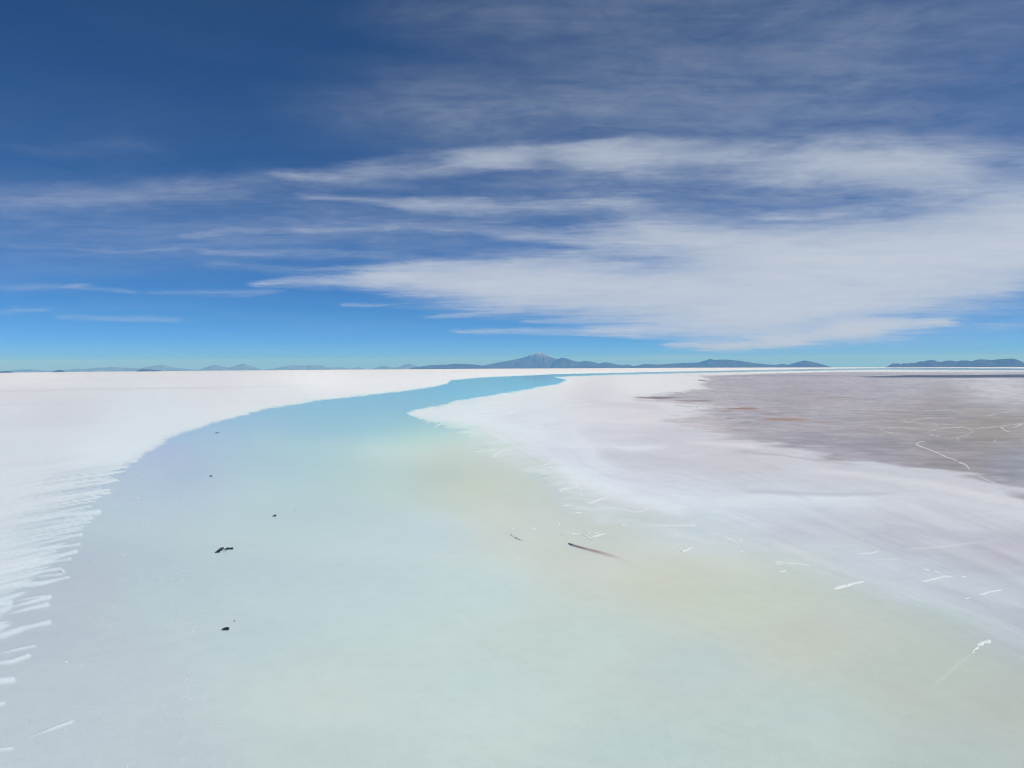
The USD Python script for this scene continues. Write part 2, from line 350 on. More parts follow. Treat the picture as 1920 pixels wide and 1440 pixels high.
def ground_fields(X, Y):
    """albedo, and land (1) or lake bed (0), at places on the plain"""
    D = np.hypot(X, Y)
    px, py = project(X, Y, -D * D / (2 * R_EARTH))
    az = np.arctan2(X, Y)
    side = np.abs(az) > math.radians(62)
    px = np.where(side, np.where(az > 0, 3500., -2600.), px)
    py = np.where(D < 150, 1700., np.clip(py, 684, 1700))
    n_big, n_mid, n_small = fb(X, Y, 420, 4, 1) - .5, fb(X, Y, 90, 4, 2) - .5, fb(X, Y, 26, 3, 3) - .5
    n_far = fb(X, Y, 2600, 4, 5) - .5
    # wind from the right, away from the camera: streaks along it
    wa = math.radians(27)
    a, b = X * math.sin(wa) + Y * math.cos(wa), X * math.cos(wa) - Y * math.sin(wa)
    st = fb(a / 14, b, 7, 4, 4) - .5
    st2 = fb(a / 9, b, 22, 3, 6) - .5
    near = np.clip((py - 690) / 120, .05, 1)
    # left bank
    s_left = sdist(px, py, LEFT_BANK)
    low = sstep(py, 835, 920)
    s_l = s_left + low * (st * 46 + st2 * 36 - 8 - 52 * sstep(py, 965, 1130)) + (1 - low) * near * (n_mid * 5 + st2 * 6 + n_big * 4 + n_small * 6)
    soft = np.clip((py - 690) * .10, .5, 11) + 7 * sstep(py, 785, 830) * sstep(py, 900, 850)
    bank = sstep(s_l, -soft, soft)
    sline = fb(a / 20, b, 3.4, 3, 14) - .5
    gap = low * sstep(s_left, 190, 20) * sstep(s_left, -40, 10)      # near the shore the crust is split by wet grooves
    groove = gap * sstep(st + .5 * st2 + .5 * sline, .16, -.14)
    finger = np.zeros_like(px)
    wob = 1 + 1.3 * n_small + .9 * (fb(a / 4, b, 3.2, 3, 12) - .5)
    for pts, w0, w1 in FINGERS:
        (xa, ya), (xb, yb) = pts[:2]
        un = 52 / math.hypot(xb - xa, yb - ya)
        d, t = seg_dist(px, py + 5 * n_mid, [(xa - (xb - xa) * un, ya - (yb - ya) * un)] + pts)
        w = (w0 + (w1 - w0) * t) * wob
        finger = np.maximum(finger, .9 * sstep(t, 0, .75) * np.clip(1 + 1.5 * sline + .8 * n_small, .35, 1) * sstep(d, w * 1.6 + .35, w * .1))
    # right shore
    s_right = sdist(px, py, RIGHT_SALT)
    soft_low = sstep(py, 772, 850) * sstep(px, 745, 850)     # the lower shore fades under a film of brine
    s_r = s_right + near * (n_mid * 16 + n_big * 10 + n_small * 9) + soft_low * (n_big * 46 + n_mid * 30 + n_small * 14)
    wide = 1.0 + near * 6 + soft_low * 42
    salt = sstep(s_r, -wide, wide)
    c_left, c_water, c_right, c_mud = rbf(px, py, LEFT_C), rbf(px, py, WATER_C, 130), rbf(px, py, RIGHT_C), rbf(px, py, MUD_C)
    # the far left bank is banded by old brine lines
    c_left *= (1 + .05 * n_far + .05 * n_big + .035 * st2 * near)[..., None]
    c_left *= (1 - groove * .15 + .06 * sline * low - .06 * sstep(py, 724, 734) * sstep(py, 790, 745) * sstep(n_far + st2 * .5, -.1, .2))[..., None] ** np.array([1.15, 1.0, .9])
    flow = meshkit.fbm(np.stack([px * .0032, s_right * .045, np.zeros_like(px)], -1), 5, 21) - .5      # layers left by the falling brine, along its shore
    flow2 = meshkit.fbm(np.stack([px * .010, s_right * .22, np.ones_like(px)], -1), 4, 22) - .5
    c_right *= (1 + .06 * n_big + .06 * n_mid + .05 * n_far + .05 * n_small + (.22 * flow + .10 * flow2) * near)[..., None]
    for pts, wd, c, k in BANDS:
        dd, t = seg_dist(px, py, pts, .8, 1)
        m = k * sstep(dd * (1 + 1.2 * flow2 + .8 * n_mid), wd * 1.5, wd * .2) * sstep(t, -.02, .12) * sstep(t, 1.02, .85)
        c_right = c_right * (1 - m[..., None]) + lin(c) * m[..., None]
    strip = fb(X + .4 * Y, Y * .5, 38, 4, 31) - .5
    c_mud *= (1 + .30 * n_big + .30 * n_mid + .26 * n_far + .22 * n_small + .34 * strip)[..., None]
    c_mud *= 1 + (.10 * n_big + .16 * n_mid)[..., None] * np.array([.5, 0, -.6])
    # mud
    s_m = sdist(px, py, MUD, .28, 1.0)
    m_soft = 1.0 + 7 * near
    mud = sstep(s_m + near * (n_big * 34 + n_mid * 40 + n_small * 12 + flow * 40) + n_far * 7 * sstep(py, 690, 716), -m_soft * .6, m_soft * 1.3)
    c_water *= (1 + .025 * n_big + .03 * n_mid + .02 * n_small + .03 * (flow + flow2) * soft_low)[..., None]
    c_right, c_mud, c_left = c_right * np.array([.94, .94, .905]), c_mud * np.array([.955, .965, .93]), c_left * np.array([.985, .99, .975])
    for pts, wd, c, k in LEFT_BANDS:
        dd, t = seg_dist(px, py, pts)
        m = k * sstep(dd * (1 + 1.4 * n_big + 1.2 * n_mid), wd * 1.5, wd * .2) * sstep(t, 1.02, .6)
        c_left = c_left * (1 - m[..., None]) + lin(c) * m[..., None]
    dd, t = seg_dist(px, py, [(1742, 1292), (1766, 1272), (1788, 1252), (1806, 1238), (1826, 1222)])
    m = .55 * sstep(dd * (1 + 1.5 * n_small), 4.2, .6) * sstep(t, 0, .2)
    c_water = c_water * (1 - m[..., None]) + lin((200, 208, 205)) * m[..., None]
    col = c_water * (1 - salt[..., None]) + c_right * salt[..., None]
    col = col * (1 - mud[..., None]) + c_mud * mud[..., None]
    col = col * (1 - bank[..., None]) + c_left * bank[..., None]
    fc = lin((208, 219, 227)) * (1 + .06 * n_small[..., None])
    col = col * (1 - finger[..., None]) + fc * finger[..., None]
    d = sstep(sdist(px, py, DARK_STRIP), -.5, .5)
    col = col * (1 - d[..., None]) + lin((74, 77, 85)) * d[..., None]
    for x, y, rx, ry, c, k in STAINS:
        e = np.sqrt(((px - x) / rx) ** 2 + ((py - y) / ry) ** 2) + 1.1 * n_mid + .9 * n_big
        m = k * sstep(e, 1.15, .45)
        col = col * (1 - m[..., None]) + lin(c) * m[..., None]
    # the brown plume of the spring, and the small grey one
    for pts, w0, w1, c0, c1, k in (([(1068, 1020), (1084, 1024.5), (1104, 1030), (1128, 1036), (1152, 1043), (1200, 1062)], 2.4, 5.0, (92, 82, 86), (196, 186, 170), 1.0),
                                   ([(958, 1003), (968, 1009), (976, 1012), (992, 1017)], 1.0, 3.0, (150, 156, 156), (192, 198, 194), .7),
                                   ([(1050, 1001), (1058, 1003)], 1.0, 1.5, (170, 178, 178), (190, 196, 194), .5)):
        dd, t = seg_dist(px, py, pts)
        w = w0 + (w1 - w0) * t
        m = k * sstep(dd, w * 1.25, w * .2) * (1 - sstep(t, .25, 1.0)) * np.clip(1 + 1.2 * n_small, 0, 1)
        cc = lin(c0) * (1 - sstep(t, .0, .45))[..., None] + lin((150, 116, 104)) * (sstep(t, 0, .3) * (1 - sstep(t, .3, .9)))[..., None] + lin(c1) * sstep(t, .3, .9)[..., None]
        tot = (1 - sstep(t, .0, .45)) + sstep(t, 0, .3) * (1 - sstep(t, .3, .9)) + sstep(t, .3, .9)
        col = col * (1 - m[..., None]) + cc / tot[..., None] * m[..., None]
    land = np.maximum(np.maximum(bank * (1 - groove * .4), finger), np.maximum(salt, mud))
    far = 1 + D / 4000
    z = -.30 + .62 * land + .25 * finger - .12 * groove * bank + .06 * n_small * land
    z = np.where(z > 0, z * far, z * np.minimum(far, 3))
    return np.clip(col, .01, .87) * SALT_ALBEDO, land, z, np.clip(mud + .22 * salt * (1 - mud), 0, 1) * (1 - bank)


rows = np.concatenate([[690.2], 690.2 + np.cumsum(np.clip(.22 + .02 * np.arange(60), 0, 1.35)), ])
ys = list(rows)
while ys[-1] < 1470:
    ys.append(ys[-1] + min(1.45, ys[-1] * .0 + 1.45))
# distances at which the rows lie straight ahead
tan_d = np.tan(np.arctan((np.array(ys) - 720) / FPX) + PITCH)
disc = tan_d ** 2 - 2 * H / R_EARTH
dist = R_EARTH * (tan_d - np.sqrt(np.maximum(disc, 0)))[disc > 0]
dist = dist[dist < 46000]
dist = np.concatenate([[130000., 105000, 85000, 70000, 62000, 56000, 52000, 49500, 47600], dist, [300., 240, 160, 80, 20]])
az_in = np.radians(np.linspace(-47, 47, 1120))
az_out = np.radians(np.linspace(47, 313, 90)[1:-1])
AZ = np.concatenate([az_in, az_out])
NR, NA = len(dist), len(AZ)
A_, D_ = np.meshgrid(AZ, dist)
X_, Y_ = D_ * np.sin(A_), D_ * np.cos(A_)
albedo, land, zz, mud_ = ground_fields(X_, Y_)
Z_ = zz - D_ ** 2 / (2 * R_EARTH)
V = np.stack([X_, Y_, Z_], -1).reshape(-1, 3)
V = np.vstack([V, [[0, 0, -.2]]])
ii = (np.arange(NR - 1)[:, None] * NA)
jj = np.arange(NA)[None]
j2 = (jj + 1) % NA
quads = np.stack([ii + jj, ii + NA + jj, ii + NA + j2, ii + j2], -1).reshape(-1, 4)
tris = np.vstack([quads[:, [0, 1, 2]], quads[:, [0, 2, 3]]])
cap = np.stack([(NR - 1) * NA + jj[0], np.full(NA, len(V) - 1), (NR - 1) * NA + j2[0]], -1)
tris = np.vstack([tris, cap])
salt_mat = usdkit.material(stage, '/World/Looks/salt_ground', {
    'a': ('attribute', {'attribute': 'albedo'}),
    'g': ('geometry', {}),
    'n1': ('noise_texture', {'scale': .9, 'detail': 4.0, 'roughness': .6}),
    'n2': ('noise_texture', {'scale': .07, 'detail': 6.0, 'roughness': .62}),
    'm1': ('map_range', {'from_min': .3, 'from_max': .7, 'to_min': .965, 'to_max': 1.035}),
    'm2': ('map_range', {'from_min': .3, 'from_max': .7, 'to_min': .975, 'to_max': 1.025}),
    'mm': ('math', {'math_type': 'multiply'}),
    'k': ('attribute', {'attribute': 'mud'}),
    'mp': ('mapping', {'mapping_type': 'point', 'scale': (.5, 1.0, 1.0), 'rotation': (0, 0, .25)}),
    'n3': ('noise_texture', {'scale': .018, 'detail': 9.0, 'roughness': .72, 'distortion': .6}),
    'm3': ('map_range', {'from_min': .25, 'from_max': .75, 'to_min': .72, 'to_max': 1.28}),
    'mx': ('mix_float', {'a': 1.0, 'use_clamp': False}),
    'm4': ('math', {'math_type': 'multiply'}),
    'c': ('vector_math', {'math_type': 'scale'}),
    'b': ('bump', {'strength': .5, 'distance': .25}),
    'p': ('principled_bsdf', {'roughness': .85, 'specular_ior_level': .25}),
}, [('g.position', 'n1.vector'), ('g.position', 'n2.vector'), ('n1.fac', 'm1.value'), ('n2.fac', 'm2.value'), ('m1.result', 'mm.value1'), ('m2.result', 'mm.value2'),
    ('a.color', 'c.vector1'), ('g.position', 'mp.vector'), ('mp.vector', 'n3.vector'), ('n3.fac', 'm3.value'), ('m3.result', 'mx.b'), ('k.fac', 'mx.fac'), ('mm.value', 'm4.value1'), ('mx.result', 'm4.value2'), ('m4.value', 'c.scale'), ('c.vector', 'p.base_color'), ('n2.fac', 'b.height'), ('b.normal', 'p.normal')], surface='p.BSDF')
g = add('salt_flat', (V, tris), salt_mat, smooth=True)
primvar(g, 'albedo', np.vstack([albedo.reshape(-1, 3), [[.5, .6, .62]]]), True)
primvar(g, 'mud', np.append(mud_.reshape(-1), 0))
tag(g, 'vast white salt flat with brown mud to the right, reaching the horizon', kind='structure')

# the brine: a level sheet that follows the same curve, wherever the bed lies below it
wr, wc = slice(9, NR - 3), slice(0, 1120)
Xw, Yw, Dw, Lw = X_[wr, wc], Y_[wr, wc], D_[wr, wc], zz[wr, wc]
Zw = -Dw ** 2 / (2 * R_EARTH)
Lw = Lw / np.where(Lw > 0, 1 + Dw / 4000, 1)
film = sstep(Lw, .15, -.22)          # towards the edge the brine breaks up into a patchy film
Zw = Zw + np.where(Lw > -.05, (Lw + .05) * (1 + Dw / 4000), 0) + .004
nr, nc = Xw.shape
keep = Lw < 0.16
grow = keep.copy()
for s in (1, -1):
    grow |= np.roll(keep, s, 0) | np.roll(keep, s, 1)
idx = np.arange(nr * nc).reshape(nr, nc)
q = np.stack([idx[:-1, :-1], idx[1:, :-1], idx[1:, 1:], idx[:-1, 1:]], -1).reshape(-1, 4)
fl = (grow[:-1, :-1] | grow[1:, :-1] | grow[1:, 1:] | grow[:-1, 1:]).reshape(-1)
q = q[fl]
used, inv = np.unique(q, return_inverse=True)
wv = np.stack([Xw, Yw, Zw], -1).reshape(-1, 3)[used]
water_mat = usdkit.material(stage, '/World/Looks/brine', {
    'f': ('fresnel', {'IOR': 1.36}),
    't': ('transparent_bsdf', {'color': (.975, .992, .995)}),
    'k': ('attribute', {'attribute': 'film'}),
    'fk': ('math', {'math_type': 'multiply'}),
    's': ('glossy_bsdf', {'color': (1, 1, 1), 'roughness': .09}),
    'm': ('mix_closure', {}),
}, [('f.fac', 'fk.value1'), ('k.fac', 'fk.value2'), ('fk.value', 'm.fac'), ('t.BSDF', 'm.closure1'), ('s.BSDF', 'm.closure2')], surface='m.closure')
w = add('shallow_water', (wv, inv.reshape(q.shape)), water_mat, smooth=True)
primvar(w, 'film', film.reshape(-1)[used])
tag(w, 'shallow pale turquoise brine winding across the salt flat', kind='structure')

# ------------------------------------------------------------------ mountains: each range a relief of its own at its own distance
VOLCANO = [(903, 686), (906, 685.4), (932, 680), (954, 676), (970, 673), (982, 669.9), (988, 668.2), (994, 664.9), (998, 664.8), (1001, 664.2), (1003.5, 662.4), (1007, 661.2), (1009, 661.8),
           (1012, 660.6), (1015, 661.6), (1017.5, 662.2), (1026, 666.8), (1034.6, 670), (1040, 671.8), (1046, 673), (1052, 675), (1062, 678), (1080, 682), (1100, 688)]
EAST_SHOULDER = [(1030, 690), (1038, 678), (1046, 673.2), (1052, 670.5), (1058, 670.7), (1065, 672.6), (1075, 676.5), (1081, 677.7), (1087, 678.6), (1091.5, 677.4), (1099, 676.7), (1106, 677.3), (1113, 679),
                 (1123.5, 681.8), (1129, 680.4), (1135, 678.9), (1142.5, 680.2), (1157, 683.5), (1168, 684.2), (1177, 683.3), (1184, 685), (1192, 689)]
WEST_RIDGE = [(768, 690.5), (777, 688.6), (797, 686), (806, 684.6), (817, 684.3), (828, 683.6), (840, 683.3), (853, 681.8), (862, 682.2), (873, 682.3), (887, 683.2), (903, 685), (925, 688), (935, 690.5)]
LOW_CHAIN = [(1176, 690), (1186, 686.5), (1197, 685), (1207, 682.4), (1216, 682.6), (1228, 683.3), (1240, 683.3), (1252, 682.4), (1263, 681.3), (1272, 681.2), (1280, 680.3), (1292, 680.4), (1300, 680), (1308, 679.6), (1313, 678.3), (1323, 675.7), (1327, 674.2),
             (1331.7, 672.7), (1336, 674), (1341.7, 675), (1350, 674.2), (1357, 674), (1370, 674.7), (1390, 676.7), (1402, 678.6), (1413, 680.7), (1428, 682), (1440, 683.3), (1452, 684.2), (1460, 683), (1470, 682.2), (1478, 684.4), (1490, 690)]
LONE_HILL = [(1468, 690), (1477, 684), (1487, 681.3), (1498, 678.2), (1508, 675.7), (1516, 676.9), (1527, 679.3), (1536, 681.2), (1543, 683.3), (1555, 686.6), (1566, 690)]
EAST_RANGE = [(1656, 690), (1664, 687), (1670, 683.6), (1674, 681.2), (1680, 681.4), (1684, 681.2), (1690, 683), (1694, 680.9), (1703, 681.4), (1707, 680.6), (1711, 680), (1715.5, 681), (1721, 678.4), (1728, 677), (1733, 677.3), (1740, 675.4),
              (1747, 675), (1752, 675.3), (1757.5, 677.8), (1765, 678.6), (1771, 676.6), (1780.5, 675.6), (1788.6, 676.5), (1795, 677.6), (1802, 675.6), (1813, 675.6), (1822.5, 677.2), (1830.6, 674.5),
              (1840, 673.5), (1854, 674.2), (1859, 675.2), (1871, 673.3), (1883, 672.9), (1896, 672), (1904, 673), (1910.5, 675.6), (1920, 679.6), (1945, 683), (1970, 680), (2010, 677), (2060, 682), (2120, 690)]
TWIN_PEAKS = [(370, 693), (377, 692.2), (385, 688.5), (393, 686.6), (400, 684.5), (404, 683.8), (409, 685.6), (417, 687.3), (430, 689.5), (437, 687.4), (443, 685), (450, 683), (457, 681.7), (463, 683.5), (470, 685.7), (478, 688.6), (488, 692), (494, 693)]
PALE_RIDGE = [(496, 692.5), (510, 691.4), (519, 689.6), (527, 688), (538, 686.2), (550, 684.6), (558, 685.4), (566, 685.6), (577, 685.2), (583, 684.2), (597, 684.4), (606, 686.6), (613, 689), (626, 689.2), (640, 688.6), (650, 690), (660, 692.4)]
FAR_WEST = [(-60, 697), (0, 696.4), (27, 693.4), (40, 692.6), (57, 692.2), (70, 693.2), (83, 695), (100, 695.6), (112, 694.6), (126, 692.8), (143, 691), (150, 691.6), (157, 692.3), (177, 690), (190, 689.2), (200, 688.7), (207, 688.2), (213, 687.7), (221, 688.6),
            (230, 689.2), (245, 690), (260, 690.6), (272, 688.6), (283, 686.7), (294, 685.2), (305, 684.3), (312, 685.4), (320, 687.3), (333, 690.5), (345, 691), (357, 692.4), (375, 694)]
FAR_PAIR = [(696, 692), (704, 689.6), (712, 687), (718, 686), (724, 686.2), (731, 687.4), (743, 689), (748, 688), (754, 685.6), (760, 683.4), (768, 681.4), (771, 682.6), (777, 685), (783, 686.6), (792, 688.4), (806, 692)]
FAR_BUMPS = [(636, 691.8), (644, 689.4), (650, 690.2), (658, 691.6), (662, 689.8), (669, 688.4), (676, 689.2), (684, 691.6)]


def rock(name, base, snow=None):
    nodes = {'g': ('geometry', {}), 'n': ('noise_texture', {'scale': .0011, 'detail': 8.0, 'roughness': .65}),
             'r': ('rgb_ramp', {'ramp': [(.3, tuple(.6 * x for x in base)), (.55, base), (.75, tuple(1.7 * x for x in base))]}),
             'p': ('principled_bsdf', {'roughness': .95, 'specular_ior_level': .1})}
    links = [('g.position', 'n.vector'), ('n.fac', 'r.fac')]
    if snow:
        nodes |= {'z': ('separate_xyz', {}), 'h': ('map_range', {'from_min': snow, 'from_max': snow + 260, 'to_min': 0.0, 'to_max': .6, 'clamp': True}),
                  'n2': ('noise_texture', {'scale': .004, 'detail': 6.0, 'roughness': .7}), 'm2': ('map_range', {'from_min': .4, 'from_max': .6, 'clamp': True}),
                  'k': ('math', {'math_type': 'multiply', 'use_clamp': True}), 'mx': ('mix_color', {'b': (.36, .35, .36)})}
        links += [('g.position', 'z.vector'), ('z.z', 'h.value'), ('g.position', 'n2.vector'), ('n2.fac', 'm2.value'), ('m2.result', 'k.value1'), ('h.result', 'k.value2'),
                  ('k.value', 'mx.fac'), ('r.color', 'mx.a'), ('mx.result', 'p.base_color')]
    else:
        links.append(('r.color', 'p.base_color'))
    return usdkit.material(stage, f'/World/Looks/{name}', nodes, links, surface='p.BSDF')


ROCK = rock('dark_rock', (.05, .042, .036))


def mountain(name, profile, r0, label, depth=None, mat=ROCK, seed=0):
    """a range whose skyline was found at these photo pixels, r0 metres away: spurs run down on both sides"""
    pr = np.array(profile, float)
    lon, lat = lonlat(pr[:, 0], pr[:, 1])
    n = max(60, int((lon[-1] - lon[0]) * 2200))
    L = np.linspace(lon[0], lon[-1], n)
    crest = np.maximum(np.interp(L, lon, H + r0 * np.tan(lat)), -r0 ** 2 / (2 * R_EARTH))
    base0 = -r0 ** 2 / (2 * R_EARTH)
    crest = np.convolve(np.pad(crest - base0, 1, mode='edge'), [.1, .8, .1], 'valid')
    depth = depth or min(9000., max(1500., 3.2 * crest.max()))
    T = np.linspace(-1, 1, 41)
    LL, TT = np.meshgrid(L, T)
    jag = meshkit.fbm(np.stack([LL * r0 / 1500, TT * 1.2, np.full_like(LL, seed)], -1), 4, seed)
    ridge = meshkit.fbm(np.stack([LL * r0 / 620, TT * 2.2, np.full_like(LL, seed + 3.)], -1), 4, seed + 9)
    fall = (1 - np.abs(TT)) ** 1.35
    C = np.tile(crest, (len(T), 1))
    hh = C * fall * (1 - .55 * np.abs(TT) * (1 - np.abs(TT)) * 4 * (np.abs(ridge - .5) * 2.4 + (jag - .5)))
    edge = sstep(np.minimum(np.arange(n), np.arange(n)[::-1]), 0, 4)[None]
    hh = np.maximum(hh * edge, 0)
    rr = r0 + TT * depth + (jag - .5) * depth * .25 * (1 - np.abs(TT))
    P = np.stack([rr * np.sin(LL), rr * np.cos(LL), hh - rr ** 2 / (2 * R_EARTH) - 4 - 40 * (np.abs(TT) > .99)], -1).reshape(-1, 3)
    k = np.arange(40)[:, None] * n + np.arange(n - 1)[None]
    q = np.stack([k, k + 1, k + n + 1, k + n], -1).reshape(-1, 4)
    o = add(name, (P, q), mat, smooth=35)
    tag(o, label, kind='structure')
    return o


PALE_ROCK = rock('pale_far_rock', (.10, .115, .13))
SNOWY = rock('volcano_rock', (.055, .045, .04), snow=720.)
mountain('volcano', VOLCANO, 62000., 'broad blue volcano with a pale snowy summit in the middle of the horizon', mat=SNOWY, depth=7000, seed=1)
mountain('hills', EAST_SHOULDER, 57000., 'blue foothills running right from the volcano', seed=2)
mountain('hills', WEST_RIDGE, 55000., 'low flat blue ridge at the left foot of the volcano', seed=3)
mountain('hills', LOW_CHAIN, 53000., 'long low blue mountain chain right of the volcano', seed=4)
mountain('hills', LONE_HILL, 50500., 'single blue cone shaped hill at the right end of the chain', seed=5)
mountain('hills', EAST_RANGE, 44000., 'scalloped dark blue range at the right end of the horizon', seed=6)
mountain('hills', TWIN_PEAKS, 88000., 'two pale blue peaks side by side on the left horizon', mat=PALE_ROCK, seed=7)
mountain('hills', PALE_RIDGE, 92000., 'pale blue flat topped ridge left of the centre of the horizon', mat=PALE_ROCK, seed=8)
mountain('hills', FAR_WEST, 90000., 'long faint blue range along the far left horizon', mat=PALE_ROCK, seed=9)
mountain('hills', FAR_PAIR, 86000., 'two faint blue peaks left of the volcano', mat=PALE_ROCK, seed=10)
mountain('hills', FAR_BUMPS, 90000., 'tiny pale bumps on the horizon between the ridges', mat=PALE_ROCK, seed=11)
for i, (pts, r, lab) in enumerate([([(-10, 699.5), (-2, 696.6), (8, 695.6), (14, 695.4), (20, 696.6), (28, 699)], 40000., 'small dark island at the left edge of the salt flat'),
                                   ([(254, 696), (260, 693.6), (267, 692), (276, 692.2), (284, 692.8), (292, 693.4), (300, 694.2), (306, 696)], 43000., 'dark low island before the long left range'),
                                   ([(98, 697), (104, 694.6), (110, 693.4), (116, 693.6), (122, 697)], 43000., 'tiny dark island on the far left horizon')]):
    mountain('island', pts, r, lab, depth=1500, seed=20 + i)
mountain('headland', [(1868, 697.5), (1880, 695.2), (1890, 694.6), (1898, 693.7), (1905, 692.9), (1920, 692.6), (1960, 691.4), (2010, 692), (2060, 695), (2075, 697.5)], 22000.,
         'low dark headland at the right edge before the blue range', depth=1200, seed=30)

# ------------------------------------------------------------------ the air
bm = trimesh.creation.box(bounds=[[-150000, -150000, -1540], [150000, 150000, 1260]])
air = usdkit.material(stage, '/World/Looks/air', {'v': ('principled_volume', {'color': HAZE_COLOR, 'density': HAZE, 'absorption_color': (1, 1, 1), 'anisotropy': 0.0})}, volume='v.volume')
hz = add('haze', bm, air)
tag(hz, 'thin blue air that fades the far mountains', kind='stuff')

# ------------------------------------------------------------------ raised salt crust: ridges, slabs and veins
def plain(name, color, rough=.6, **kw):
    return usdkit.material(stage, f'/World/Looks/{name}', {'p': ('principled_bsdf', {'base_color': color, 'roughness': rough, **kw})}, surface='p.BSDF')


CRUST = usdkit.material(stage, '/World/Looks/salt_crust', {
    'g': ('geometry', {}), 'n': ('noise_texture', {'scale': .6, 'detail': 5.0, 'roughness': .6}),
    'r': ('rgb_ramp', {'ramp': [(.3, (.39, .415, .415)), (.65, (.49, .515, .515))]}),
    'b': ('bump', {'strength': .5, 'distance': .2}), 'p': ('principled_bsdf', {'roughness': .8, 'specular_ior_level': .3})},
    [('g.position', 'n.vector'), ('n.fac', 'r.fac'), ('r.color', 'p.base_color'), ('n.fac', 'b.height'), ('b.normal', 'p.normal')], surface='p.BSDF')
VEIN = usdkit.material(stage, '/World/Looks/salt_vein', {
    'g': ('geometry', {}), 'n': ('noise_texture', {'scale': .25, 'detail': 5.0, 'roughness': .6}),
    'r': ('rgb_ramp', {'ramp': [(.35, (.24, .235, .24)), (.65, (.34, .335, .34))]}), 'p': ('principled_bsdf', {'roughness': .85, 'specular_ior_level': .2})},
    [('g.position', 'n.vector'), ('n.fac', 'r.fac'), ('r.color', 'p.base_color')], surface='p.BSDF')
PALE = usdkit.material(stage, '/World/Looks/sunken_crust', {
    'g': ('geometry', {}), 'n': ('noise_texture', {'scale': .3, 'detail': 5.0, 'roughness': .6}),
    'r': ('rgb_ramp', {'ramp': [(.35, (.37, .395, .40)), (.62, (.45, .47, .48))]}), 'p': ('principled_bsdf', {'roughness': .6, 'specular_ior_level': .3})},
    [('g.position', 'n.vector'), ('n.fac', 'r.fac'), ('r.color', 'p.base_color')], surface='p.BSDF')


SUNK = plain('drowned_crust', (.345, .37, .36), .6)
MUTED = usdkit.material(stage, '/World/Looks/muted_vein', {
    'g': ('geometry', {}), 'n': ('noise_texture', {'scale': .2, 'detail': 5.0, 'roughness': .6}),
    'r': ('rgb_ramp', {'ramp': [(.3, (.27, .265, .27)), (.65, (.40, .395, .40))]}), 'p': ('principled_bsdf', {'roughness': .85, 'specular_ior_level': .2})},
    [('g.position', 'n.vector'), ('n.fac', 'r.fac'), ('r.color', 'p.base_color')], surface='p.BSDF')


def ribbon_mesh(lines, h, seed):
    V, F = [], []
    rg = np.random.default_rng(seed)
    for pts, w0, w1 in lines:
        pts = np.array(pts, float)
        ln = np.concatenate([[0], np.cumsum(np.hypot(*np.diff(pts, axis=0).T))])
        w0, w1 = w0 * 1.15, w1 * 1.15
        n = max(6, int(ln[-1] / 1.0))
        t = np.linspace(0, 1, n)
        px, py = np.interp(t * ln[-1], ln, pts[:, 0]), np.interp(t * ln[-1], ln, pts[:, 1])
        for _ in range(2):
            px[1:-1], py[1:-1] = (px[:-2] + 2 * px[1:-1] + px[2:]) / 4, (py[:-2] + 2 * py[1:-1] + py[2:]) / 4
        tx, ty = np.gradient(px), np.gradient(py)
        # across the ridge on the ground: mostly in depth for ridges that run across the view
        q = np.hypot(tx, ty) + 1e-9
        nx, ny = -ty / q, tx / q
        rough = lambda: np.convolve(rg.normal(0, 1, n + 8), np.ones(5) / 5, 'same')[4:-4]
        w = (w0 + (w1 - w0) * t) * (1 - .85 * np.maximum(0, np.abs(2 * t - 1) - .75) / .25)
        jit = .3 if max(w0, w1) < 3 else .1
        cx, cy = px + rough() * jit * w, py + rough() * jit * w
        wa, wb = w * np.clip(1 + (.9 if w0 < 3 else .4) * rough(), .2, 2.1), w * np.clip(1 + (.9 if w0 < 3 else .4) * rough(), .2, 2.1)
        base = len(V)
        for k, (f, zf) in enumerate(((-1, -.3), (-.62, .7), (0, 1), (.62, .75), (1, -.3))):
            ww = wa if f < 0 else wb
            P = ground(cx + nx * ww * f, cy + ny * ww * f)
            zg = ground_fields(P[:, 0], P[:, 1])[2]
            zz_ = np.maximum(zg, 0) + h * zf * np.clip(1 + .5 * rough(), .3, 2) if zf > 0 else zg - .08
            P[:, 2] += zz_
            V.extend(P)
        for k in range(4):
            a = base + k * n + np.arange(n - 1)
            F.extend(np.stack([a, a + 1, a + n + 1, a + n], -1).tolist())
    V, F = np.array(V), np.array(F)
    # faces up
    t0 = F[:, [0, 1, 2]]
    nz = np.cross(V[t0[:, 1]] - V[t0[:, 0]], V[t0[:, 2]] - V[t0[:, 0]])[:, 2]
    F = np.where(nz[:, None] < 0, F[:, ::-1], F)
    return V, F


def ridge(label, *lines, h=.15, mat=CRUST, name='salt_ridge', cat='salt ridge', group='broken salt crust along the right shore'):
    seed = USED.get(name, -1) + 100
    made = [ribbon_mesh([x], h, seed + 31 * k) for k, x in enumerate(lines)]
    c = made[0][0].mean(0)
    if len(made) == 1:
        o = usdkit.mesh(stage, f'/World/{numbered(name)}', (made[0][0] - c, made[0][1]), mat, smooth=True)
    else:
        o = UsdGeom.Xform.Define(stage, f'/World/{numbered(name)}')
        for v, f in made:
            add('crust_piece', (v - c, f), mat, str(o.GetPath()), smooth=True)
    o.AddTranslateOp().Set(Gf.Vec3d(*map(float, c)))
    tag(o, label, cat, group)


